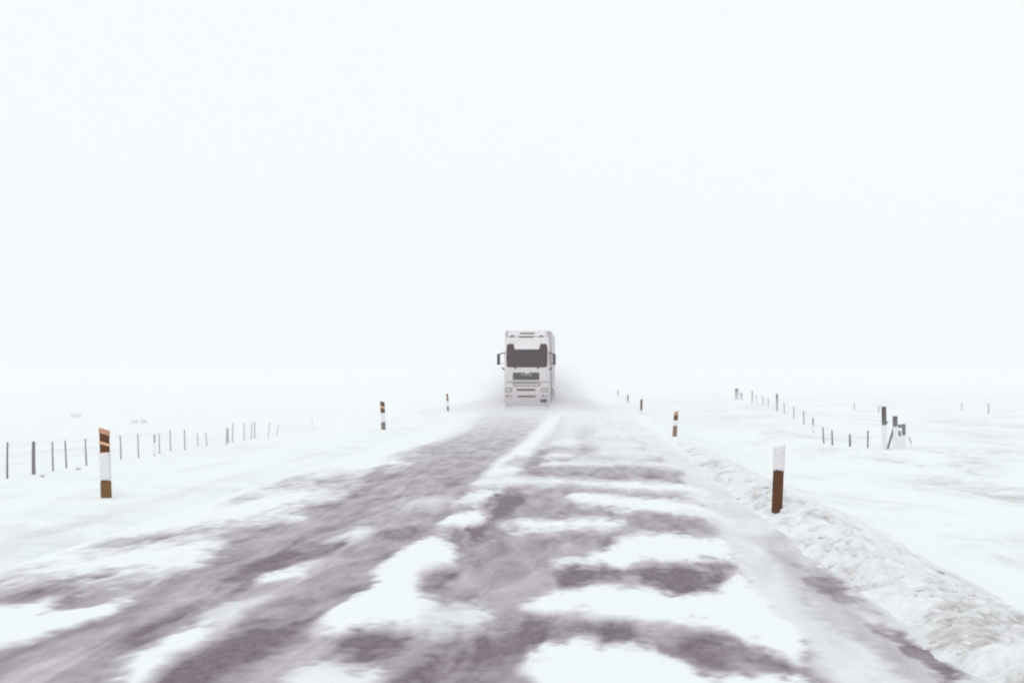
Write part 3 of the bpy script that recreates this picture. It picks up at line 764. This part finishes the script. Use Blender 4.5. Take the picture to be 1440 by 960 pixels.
# front panel under the screen, a little proud, with its grille
bm = bmesh.new()
plate(bm, rounded(-1.02, 1.02, 1.58, 2.27, .05), fy, .022)
obj('front_panel', bm, M_WHITE, truck)
bm = bmesh.new()
plate(bm, rounded(-.745, .665, 1.64, 2.03, .03), fy, .035)
grille = obj('grille', bm, M_BLACK, truck)
for k in range(3):
    bm = bmesh.new()
    z = 1.70 + .065 * k
    box(bm, -.70, .62, fy(z) - .052, fy(z) - .034, z, z + .022)
    obj('grille_bar', bm, M_BLACK, grille)
bm = bmesh.new()
plate(bm, [(-.13 + .13 + .14 * math.cos(R(180 + 180 * i / 10)), 2.045 + .07 * math.sin(R(180 + 180 * i / 10))) for i in range(11)], fy, .048)
obj('bonnet_emblem', bm, M_WHITE, grille)

def text_mesh(name, body, size, m, parent, loc, rot, sx=1.0, extr=.006):
    cu = bpy.data.curves.new(name, 'FONT')
    cu.body = body
    cu.size = size
    cu.extrude = extr
    cu.align_x = 'CENTER'
    cu.space_character = 1.25
    t = bpy.data.objects.new(name + '_tmp', cu)
    C.objects.link(t)
    bpy.context.view_layer.update()
    me = bpy.data.meshes.new_from_object(t.evaluated_get(bpy.context.evaluated_depsgraph_get()))
    bpy.data.objects.remove(t)
    me.name = name
    me.materials.clear()
    me.materials.append(m)
    o = bpy.data.objects.new(name, me)
    o.location = loc
    o.rotation_euler = rot
    o.scale = (sx, 1, 1)
    return link(o, parent)
text_mesh('badge', 'MAN', .15, M_BADGE, grille, (-.02, fy(1.9) - .056, 1.86), (R(90), 0, 0), 1.5)
bm = bmesh.new()
for i in range(20):
    a0, a1 = R(18 * i), R(18 * (i + 1))
    tube(bm, (-.50 + .10 * math.cos(a0), fy(1.83) - .055, 1.83 + .10 * math.sin(a0)), (-.50 + .10 * math.cos(a1), fy(1.83) - .055, 1.83 + .10 * math.sin(a1)), .014, n=6)
obj('ring_emblem', bm, M_SEAM, grille)

# bumper block below the seam
bm = bmesh.new()
loft(bm, [cab_section(bm, z, hw, yf, 1.35, r) for z, hw, yf, r in
          ((.32, 1.17, .12, .2), (.38, 1.20, .05, .2), (.5, 1.225, .0, .2), (1.0, 1.235, -.03, .2), (1.505, 1.225, -.005, .18))])
bumper = obj('bumper', bm, M_WHITE, truck)
bm = bmesh.new()
box(bm, -1.17, 1.17, .06, 1.3, 1.50, 1.545)
obj('bumper_seam', bm, M_SEAM, truck)
BY = -.03
def bslot(name, x0, x1, z0, z1, m, proud=.012, r=.02, parent=bumper):
    bm = bmesh.new()
    plate(bm, rounded(x0, x1, z0, z1, r), lambda z: -.018, proud)
    return obj(name, bm, m, parent)
# step recess: a dark rounded outline
bm = bmesh.new()
ol = rounded(-.73, .69, 1.32, 1.56, .10, 5)
ol = [p for p in ol if p[1] < 1.485]
for (x0, z0), (x1, z1) in zip(ol, ol[1:]):
    tube(bm, (x0, -.03, z0), (x1, -.03, z1), .016, n=6)
obj('step_outline', bm, M_SEAM, bumper)
bslot('air_intake', -.54, .46, 1.06, 1.16, M_SLOT, .022)
bslot('air_intake', -.50, .47, .72, .80, M_SLOT, .022)
for x0, x1 in ((-1.15, -.80), (.77, 1.12)):
    hl = bslot('headlight', x0, x1, 1.00, 1.21, M_SEAM, .020, .04)
    bslot('lens', x0 + .035, x1 - .035, 1.035, 1.175, M_LENS, .030, .03, hl)
    fl = bslot('fog_light', x0 + .02, x1 - .02, .74, .82, M_SEAM, .020)
    bslot('lens', x0 + .13, x1 - .06, .755, .805, M_LENS, .028, .015, fl)
bslot('dark_corner', .72, 1.08, .42, .62, M_SLOT, .020, .03)  # plain dark plate at the lower corner of the bumper
bslot('number_plate', -.28, .26, .52, .62, M_LENS, .020, .01)
bm = bmesh.new()
box(bm, -1.12, 1.12, .10, 1.1, .27, .325, .01)
obj('lower_lip', bm, M_CHASSIS, bumper)

# mirrors
for s in (-1, 1):
    bm = bmesh.new()
    x = 1.52 if s < 0 else 1.46
    box(bm, min(s * (x - .085), s * (x + .085)), max(s * (x - .085), s * (x + .085)), .02, .17, 2.44, 3.03, .05, 3)
    mir = obj('mirror', bm, M_BLACK, truck)
    bm = bmesh.new()
    tube(bm, (s * 1.17, .30, 3.08), (s * 1.32, .15, 3.06), .03)
    tube(bm, (s * 1.31, .15, 3.065), (s * (x - .0), .10, 3.0), .035)
    obj('mirror_arm', bm, M_BLACK, mir)
    bm = bmesh.new()
    tube(bm, (s * 1.17, .30, 2.52), (s * x, .12, 2.50), .012)
    obj('mirror_arm', bm, M_BLACK, mir)
    bm = bmesh.new()
    tube(bm, (s * 1.34, .02, 2.30), (s * 1.22, .06, 2.18), .035, .045)
    obj('kerb_mirror', bm, M_BLACK, truck)

# doors, steps, wheels
for s in (-1, 1):
    bm = bmesh.new()
    box(bm, min(s * 1.205, s * 1.232), max(s * 1.205, s * 1.232), .42, 1.45, 1.58, 2.42, .01)
    dr = obj('door', bm, M_WHITE, truck)
    bm = bmesh.new()
    box(bm, min(s * 1.18, s * 1.222), max(s * 1.18, s * 1.222), .50, 1.35, 2.46, 3.15, .01)
    obj('window', bm, M_GLASS, dr)
    bm = bmesh.new()
    box(bm, min(s * 1.23, s * 1.255), max(s * 1.23, s * 1.255), 1.22, 1.38, 1.78, 1.83, .008)
    obj('handle', bm, M_BLACK, dr)
    for z in (.5, .85, 1.2):
        bm = bmesh.new()
        box(bm, min(s * 1.10, s * 1.245), max(s * 1.10, s * 1.245), .45, .85, z, z + .05, .01)
        obj('cab_step', bm, M_BLACK, truck)

def wheel(x, y, s):
    bm = bmesh.new()
    w = .30
    prof = [(.30, 0), (.47, 0), (.51, .035), (.525, .08), (.525, w - .08), (.51, w - .035), (.47, w), (.30, w)]
    n = 28
    rings = []
    for i in range(n):
        a = 2 * math.pi * i / n
        rings.append([bm.verts.new((x + s * (t - w), y + r * math.cos(a), .525 + r * math.sin(a))) for r, t in prof])
    for i in range(n):
        a, b = rings[i], rings[(i + 1) % n]
        for k in range(len(prof) - 1):
            bm.faces.new((a[k], b[k], b[k + 1], a[k + 1]))
    wh = obj('wheel', bm, M_TYRE, truck, smooth=True)
    bm = bmesh.new()
    tube(bm, (x - s * .26, y, .525), (x - s * .06, y, .525), .30, .30, 24)
    tube(bm, (x - s * .06, y, .525), (x - s * .01, y, .525), .13, .11, 16)
    obj('rim', bm, M_RIM, wh)
for s in (-1, 1):
    wheel(s * 1.20, 1.0 + .45, s)
    wheel(s * 1.22, 5.1, s)
    for y in (11.2, 12.5, 13.8):
        wheel(s * 1.24, y, s)

bm = bmesh.new()
for s in (-1, 1):
    box(bm, min(s * .38, s * .48), max(s * .38, s * .48), 1.3, 6.2, .75, 1.0)
box(bm, -.9, .9, 1.4, 1.5, .45, .6)
box(bm, -1.1, -.55, 2.6, 3.9, .45, .98, .04)
box(bm, .55, 1.1, 2.6, 3.9, .45, .98, .04)
obj('chassis', bm, M_CHASSIS, truck)
bm = bmesh.new()
box(bm, -1.275, 1.275, 2.75, 16.2, 1.22, 4.33, .04)
trailer = obj('trailer', bm, M_TRAILER, truck)
bm = bmesh.new()
for s in (-1, 1):
    box(bm, min(s * 1.22, s * 1.30), max(s * 1.22, s * 1.30), 2.72, 2.80, 1.22, 4.30, .02)
box(bm, -1.24, 1.24, 2.70, 2.76, 4.24, 4.345, .015)
obj('corner_frame', bm, M_TRAILER, trailer)
for s in (-1, 1):
    bm = bmesh.new()
    box(bm, min(s * 1.20, s * 1.26), max(s * 1.20, s * 1.26), 6.4, 10.2, .55, 1.18, .02)
    obj('side_guard', bm, M_CHASSIS, trailer)
for s in (-1, 1):
    bm = bmesh.new()
    box(bm, min(s * .85, s * 1.27), max(s * .85, s * 1.27), 4.25, 5.95, 1.10, 1.16, .02)
    obj('mudguard', bm, M_BLACK, truck)
    bm = bmesh.new()
    box(bm, min(s * .85, s * 1.27), max(s * .85, s * 1.27), 14.5, 14.53, .25, 1.0)
    obj('mud_flap', bm, M_BLACK, trailer)

# ------------------------------------------------------------------ road marker posts
def post_piece(bm, w, d, z0, z1, slant=0.0, n=3, jag=0.0, rr=None):
    """flat post section; slant lifts the top edge on the +x side"""
    bot = [bm.verts.new(p) for p in ((-w / 2, -d / 2, z0), (w / 2, -d / 2, z0), (w / 2, d / 2, z0), (-w / 2, d / 2, z0))]
    top = [bm.verts.new((x, y, z1 + slant * x / (w / 2))) for x, y in ((-w / 2, -d / 2), (w / 2, -d / 2), (w / 2, d / 2), (-w / 2, d / 2))]
    bm.faces.new(bot[::-1])
    bm.faces.new(top)
    for i in range(4):
        bm.faces.new((bot[i], bot[(i + 1) % 4], top[(i + 1) % 4], top[i]))
    bmesh.ops.bevel(bm, geom=[e for e in bm.edges if abs(e.verts[0].co.z - e.verts[1].co.z) > .02], offset=d * .22, segments=2, affect='EDGES')
    return bm

def crust(w, d, z0, z1, slant, seed, jag=.03):
    """snow plastered on the windward face, with a ragged border"""
    bm = bmesh.new()
    nx, nz = 8, 16
    g = []
    for j in range(nz + 1):
        r = []
        for i in range(nx + 1):
            x = (-.5 + i / nx) * (w + .014)
            tz = j / nz
            zlo = z0 + jag * mnoise.noise(Vector((x * 40, seed, 0))) * 1.2
            zhi = z1 + slant * x / (w / 2) + (.0 if slant else jag * mnoise.noise(Vector((x * 40, seed + 9, 0))))
            z = zlo + (zhi - zlo) * tz
            bul = .018 * (1 - abs(2 * i / nx - 1) ** 3) * (.35 + .65 * math.sin(math.pi * min(1, max(0, tz))) ** .4)
            y = -d / 2 - .004 - bul - .006 * mnoise.noise(Vector((x * 30, z * 30, seed)))
            r.append(bm.verts.new((x, y, z)))
        g.append(r)
    for a, b in zip(g, g[1:]):
        for i in range(nx):
            bm.faces.new((a[i], a[i + 1], b[i + 1], b[i]))
    ring = g[0] + [r[-1] for r in g[1:-1]] + g[-1][::-1] + [r[0] for r in g[-2:0:-1]]
    back = [bm.verts.new((v.co.x * .98, d * .5 + .004, v.co.z)) for v in ring]
    k = len(ring)
    for i in range(k):
        bm.faces.new((ring[i], back[i], back[(i + 1) % k], ring[(i + 1) % k]))
    bm.faces.new(back)
    return bm

def band_piece(w, d, z0, z1, sl, proud=.003):
    bm = bmesh.new()
    w2, d2 = w + proud * 2, d + proud * 2
    ring0 = [bm.verts.new((x, y, z0 + sl * x / (w / 2))) for x, y in ((-w2 / 2, -d2 / 2), (w2 / 2, -d2 / 2), (w2 / 2, d2 / 2), (-w2 / 2, d2 / 2))]
    ring1 = [bm.verts.new((x, y, z1 + sl * x / (w / 2))) for x, y in ((-w2 / 2, -d2 / 2), (w2 / 2, -d2 / 2), (w2 / 2, d2 / 2), (-w2 / 2, d2 / 2))]
    bm.faces.new(ring0[::-1])
    bm.faces.new(ring1)
    for i in range(4):
        bm.faces.new((ring0[i], ring0[(i + 1) % 4], ring1[(i + 1) % 4], ring1[i]))
    return bm

GP = 'road marker posts along both edges of the road'
PW, PD = .155, .07
def marker(x, y, h, lean, label, style, w=PW):
    z = gz(x, y) - .02 if x > 0 else gz(x, y)
    t = empty('marker_post', (x, y, z), (0, R(lean), 0))
    tag(t, label, 'marker post', GP)
    sl = .026 if style == 'right' or style == 'far_right' or style == 'far_pale' else -.026
    bm = bmesh.new()
    post_piece(bm, w, PD, -.25, h, sl)
    obj('post', bm, M_POST, t)
    if style == 'right':
        obj('snow_crust', crust(w, PD, h * .655, h + .004, sl, 3), M_CRUST, t, smooth=True)
    elif style == 'left':
        obj('top_cap', band_piece(w, PD, h - .07, h + .012, sl), M_PINK, t)
        obj('reflector', band_piece(w, PD, h * .80 - .022, h * .80 + .022, sl), M_REFL, t)
        obj('reflector', band_piece(w, PD, h * .655, h * .655 + .02, 0), M_REFL, t)
        obj('snow_crust', crust(w, PD, h * .26, h * .66, 0, 5), M_CRUST, t, smooth=True)
        obj('foot_sleeve', band_piece(w, PD, -.1, h * .235, 0), M_POSTW, t)
    elif style == 'far_left':
        obj('reflector', band_piece(w, PD, h * .77, h * .83, sl), M_REFL, t)
        obj('snow_crust', crust(w, PD, h * .27, h * .60, 0, 7), M_CRUST, t, smooth=True)
    elif style == 'far_right':
        obj('top_cap', band_piece(w, PD, h - .12, h + .006, sl), M_PINK, t)
        obj('snow_crust', crust(w, PD, h * .44, h * .66, 0, 8), M_CRUST, t, smooth=True)
        obj('foot_sleeve', band_piece(w, PD, -.1, h * .42, 0), M_POSTW, t)
    elif style == 'far_pale':
        obj('snow_crust', crust(w, PD, h * .0 + .03, h * .3, 0, 11), M_CRUST, t, smooth=True)
    return t

def bank_top(x, y):
    return max(gz(x, y), float(bank_z(np.array([x]), np.array([y]))[0]) - .03)

marker(2.88, 21.6, 1.03, 2.6, 'nearest brown marker post on the right, its upper part plastered white with snow', 'right')
marker(3.05, 48.6, .86, 4, 'second marker post on the right, pale pink top above dark and white bands', 'far_right', .14)
marker(2.82, 71.5, .78, 2, 'third marker post along the right edge, thin and grey in the haze', 'far_pale', .11)
marker(3.0, 99, .60, 0, 'fourth marker post along the right edge, faint and short in the haze', 'far_pale', .09)
marker(3.05, 131, .6, 0, 'farthest and faintest marker post on the right edge of the road', 'far_pale', .075)
marker(-7.9, 23.2, 1.12, -2.2, 'nearest brown marker post on the left with a diagonal peach reflector and white middle', 'left')
marker(-7.52, 53, 1.05, -2.5, 'second marker post on the left, small, brown over white, well beyond the nearest one', 'far_left', .16)
marker(-7.17, 74.6, .9, -3, 'farthest left marker post, a faint grey stub left of the truck', 'far_left', .11)

# ------------------------------------------------------------------ fences
def fence_post(parent, x, y, h, r, lean, m=M_WOOD, crusted=False, sq=False):
    z = gz(x, y)
    px, py, pz = parent.location
    bm = bmesh.new()
    base = Vector((x - px, y - py, z - pz - .2))
    d = Vector((math.sin(R(lean)), .03 * random.uniform(-1, 1), math.cos(R(lean))))
    top = base + d * (h + .2)
    if sq:
        box(bm, -r, r, -r, r, 0, h + .2, .01)
        M4 = Matrix.Translation(base) @ Vector((0, 0, 1)).rotation_difference(d).to_matrix().to_4x4()
        bmesh.ops.transform(bm, matrix=M4, verts=bm.verts[:])
    else:
        mid = base + d * (h + .2) * .5 + Vector((random.uniform(-1, 1) * .01, 0, 0))
        tube(bm, base, mid, r * 1.08, r)
        tube(bm, mid, top, r, r * .88)
    o = obj('fence_post', bm, m, parent)
    if crusted:
        bm = bmesh.new()
        tube(bm, base + d * .25, base + d * (h * .82), r * 1.5, r * 1.25)
        obj('snow_crust', bm, M_CRUST, o)
    return top

def wires(parent, tops, hs, r=.0022):
    """tops: list of (x, y, ground z, height)"""
    px, py, pz = parent.location
    for f in hs:
        bm = bmesh.new()
        for (x0, y0, z0, h0), (x1, y1, z1, h1) in zip(tops, tops[1:]):
            a = Vector((x0 - px, y0 - py, z0 - pz + h0 * f))
            b = Vector((x1 - px, y1 - py, z1 - pz + h1 * f))
            m = (a + b) / 2 - Vector((0, 0, .02 * (b - a).length / 3))
            tube(bm, a, m, r, n=5)
            tube(bm, m, b, r, n=5)
        obj('wire', bm, M_WIRE, parent)

def px_place(u, lx):           # x position along a straight line X = lx seen at horizontal slope (u-822)/2000
    return lx

# left fence runs parallel to the road about twenty metres out on the lower ground
LF = [(-.4095, 1.27, .035, 0, 0), (-.3945, 1.19, .065, -1, 0), (-.3815, 1.12, .032, -2, 0), (-.367, 1.08, .033, -2.5, 0),
      (-.3545, 1.07, .033, -2.5, 0), (-.341, 1.04, .03, -3, 0), (-.3275, 1.05, .032, -2.5, 0), (-.3175, 1.08, .03, -2, 0), (-.308, .98, .045, 0, 1),
      (-.301, .95, .03, -2, 0), (-.2925, 1.05, .03, -3, 0), (-.2855, 1.02, .035, -2.5, 0), (-.2725, .72, .025, -3, 0), (-.267, .74, .03, -5, 0),
      (-.252, .84, .085, 0, 0), (-.248, 1.1, .035, 0, 0), (-.2425, .98, .035, -1, 0), (-.2365, .94, .035, 0, 0), (-.232, 1.02, .045, -1.5, 0),
      (-.2255, .95, .03, 6, 0), (-.2175, .7, .03, 12, 0), (-.1915, .72, .03, -3, 1)]
lf = empty('wire_fence', (-20, 49, gz(-20, 49)))
tag(lf, 'long wire fence of thin dark stakes across the snowfield on the left', 'fence')
tops = []
for k, h, r, lean, cr in LF:
    y = -20 / k
    x = -20 + .15 * math.sin(y)
    fence_post(lf, x, y, h, r, lean, M_WOODD if r > .05 else M_WOOD, bool(cr))
    tops.append((x, y, gz(x, y), h))
wires(lf, tops, (.95, .68, .4))

# right fence: from the gate posts towards the road, then away along it
rf = empty('wire_fence', (9.8, 56, gz(9.8, 56)))
tag(rf, 'low half buried wire fence leading from the gate posts into the haze on the right', 'fence')
RF = [(10.2, 52, .62, .03, 1, 0), (9.75, 53, .45, .04, 0, 0), (9.3, 54, .55, .035, -2, 0), (9.15, 55, .62, .03, -3, 0), (10.5, 66, .68, .04, -2, 1),
      (11.75, 77, .74, .035, -2, 0), (12.8, 88, .78, .032, 0, 0), (13.9, 100, .75, .035, -1, 0), (14.6, 109, 1.3, .08, 0, 0), (15.6, 122, .75, .05, 0, 0),
      (15.9, 128, .85, .05, 0, 0), (16.3, 136, .9, .04, -2, 0), (16.7, 143, 1.2, .07, 0, 0)]
tops = []
for x, y, h, r, lean, cr in RF:
    fence_post(rf, x, y, h, r, lean, M_WOODD, bool(cr))
    tops.append((x, y, gz(x, y), h))
wires(rf, tops, (.95, .6))

# gateway: one tall post standing alone, and a braced pair
def timber(parent, name, x0, x1, z0, z1, m, y0=-.06, y1=.06):
    bm = bmesh.new()
    box(bm, x0, x1, y0, y1, z0, z1, .012)
    return obj(name, bm, m, parent)
gx0, gy0 = 10.72, 51.6
gp = empty('gate_post', (gx0, gy0, gz(gx0, gy0)), (0, R(-.6), 0))
tag(gp, 'tall dark gate post standing left of the braced pair, pale snow on its lower half', 'gate post')
timber(gp, 'post', -.075, .075, -.3, 1.52, M_WOODD)
bm = bmesh.new()
box(bm, -.08, .08, -.075, .05, .0, .86, .02)
obj('snow_crust', bm, M_CRUST, gp)
bm = bmesh.new()
box(bm, .05, .105, -.08, .04, .90, 1.0, .01)
obj('hinge', bm, M_BLACK, gp)

bx0 = 11.1
br = empty('gate_brace', (bx0, gy0, gz(bx0, gy0)))
tag(br, 'braced pair of short gate posts joined by a rail and plastered with snow', 'gate')
timber(br, 'post', -.075, .075, -.3, 1.18, M_WOODD)
timber(br, 'post', .25, .36, -.3, .90, M_WOODD)
timber(br, 'rail', .07, .26, .76, .88, M_WOOD, -.05, .05)
bm = bmesh.new()
tube(bm, (-.02, -.02, .86), (-.30, -.05, -.05), .045, .045)
obj('brace', bm, M_WOOD, br)
bm = bmesh.new()
tube(bm, (0.06, -.04, .84), (.16, -.06, .0), .03, .03)
obj('brace', bm, M_CRUST, br)
timber(br, 'plank', .10, .19, .46, .66, M_WOODD, -.09, -.05)
bm = bmesh.new()
box(bm, -.10, .37, -.085, -.04, -.1, .5, .02)
box(bm, -.09, .09, -.08, .0, .0, .80, .02)
obj('snow_crust', bm, M_CRUST, br)

# lone stakes in the right-hand field
def stake(x, y, h, r, lean, label):
    z = gz(x, y)
    bm = bmesh.new()
    d = Vector((math.sin(R(lean)), 0, math.cos(R(lean))))
    tube(bm, -d * .2, d * h * .5, r * 1.1, r)
    tube(bm, d * h * .5, d * h, r, r * .85)
    o = obj('stake', bm, M_WOOD, None, (x, y, z))
    tag(o, label, 'stake', 'lone stakes in the right-hand field')
stake(27.9, 100, .75, .045, 0, 'lone thin stake far out at the right edge of the snowfield')
stake(29.2, 112, .6, .04, 0, 'very faint stake in the field, left of the lone one at the far right')
stake(20.6, 110, .55, .04, 0, 'faint stake in the haze between the low fence and the tall gate post')
stake(21.2, 104, .5, .04, 0, 'faint stake just behind the top of the tall gate post')
stake(12.55, 55.5, .3, .02, -20, 'short leaning stake in the snow just right of the braced gate posts')

# far gateway at the vanishing end of the right fence
z = gz(17.7, 160)
fg = empty('gate_post', (17.0, 160, gz(17.0, 160)))
tag(fg, 'pale pair of thick gate posts where the right fence fades into the haze', 'gate post')
timber(fg, 'post', -.22, .14, -.3, 1.25, M_WOOD)
timber(fg, 'post', .32, .62, -.3, .75, M_WOOD)

# ------------------------------------------------------------------ rocks and dry grass
def rock(x, y, s, label, seed):
    bm = bmesh.new()
    bmesh.ops.create_icosphere(bm, subdivisions=4, radius=1)
    for v in bm.verts:
        k = 1 + .35 * mnoise.noise(v.co * 1.3 + Vector((seed, 0, 0))) + .12 * mnoise.noise(v.co * 4 + Vector((seed, 0, 0)))
        v.co = Vector((v.co.x * s[0] * k, v.co.y * s[1] * k, v.co.z * s[2] * k))
    t = empty('rock', (x, y, gz(x, y)))
    tag(t, label, 'rock', 'rocks on the left snowfield')
    obj('stone', bm, M_ROCK, t, smooth=True)
    bm = bmesh.new()
    bmesh.ops.create_icosphere(bm, subdivisions=3, radius=1)
    for v in bm.verts:
        k = 1 + .3 * mnoise.noise(v.co * 1.6 + Vector((seed + 4, 0, 0)))
        v.co = Vector((v.co.x * s[0] * .9 * k - .1, v.co.y * s[1] * .9 * k, max(v.co.z, -.3) * s[2] * .4 * k + s[2] * .72))
    obj('snow_cap', bm, M_CRUST, t, smooth=True)
rock(-51.5, 142, (.62, .5, .55), 'grey boulder far out beyond the left fence, nearer the picture edge', 3)
rock(-38.8, 121, (.30, .3, .33), 'small grey boulder beyond the left fence, left one of a close pair', 8)
rock(-38.0, 121, (.28, .3, .38), 'small grey boulder beyond the left fence, right one of a close pair', 12)

def tuft(x, y, s, n, label, seed, on_bank=False):
    rg = random.Random(seed)
    z = bank_top(x, y) if on_bank else gz(x, y)
    bm = bmesh.new()
    for i in range(n):
        a, ln = rg.uniform(0, 2 * math.pi), s * rg.uniform(.5, 1.1)
        lean = rg.uniform(.2, 1.1)
        bx, by = rg.gauss(0, s * .25), rg.gauss(0, s * .25)
        w = .003 + .003 * rg.random()
        pts = []
        for k in range(4):
            t = k / 3
            pts.append(Vector((bx + math.cos(a) * lean * ln * t * t, by + math.sin(a) * lean * ln * t * t, -.02 + ln * t * (1 - .3 * t))))
        side = Vector((-math.sin(a), math.cos(a), 0)) * w
        up = Vector((math.cos(a), math.sin(a), 0)) * w * .6
        prev = None
        for k, p in enumerate(pts):
            f = 1 - k / 3.2
            cur = [bm.verts.new(p + side * f), bm.verts.new(p - side * f), bm.verts.new(p - up * f)]
            if prev:
                for q in range(3):
                    bm.faces.new((prev[q], prev[(q + 1) % 3], cur[(q + 1) % 3], cur[q]))
            prev = cur
    o = obj('grass_tuft', bm, M_GRASS, None, (x, y, z))
    tag(o, label, 'grass tuft', 'dry grass tufts poking through the snow')
tuft(3.85, 15.8, .10, 70, 'brown grass tuft poking out of the snow to the right of the ploughed bank', 1, True)
tuft(3.22, 13.6, .05, 45, 'small grass tuft in the ploughed bank where it meets the road nearest us', 2, True)
tuft(3.05, 17.2, .05, 50, 'small dark grass tuft among the snow lumps just past the nearest right post', 3, True)
tuft(-19.2, 49.6, .16, 60, 'low grass tuft at the foot of the thick left fence post near the picture edge', 4)
tuft(-19.3, 53.4, .18, 60, 'low grass tuft at the fence stake left of the nearest left marker post', 5)
tuft(-19.3, 76, .18, 60, 'low grass tuft beside the thick short post farther along the left fence', 6)
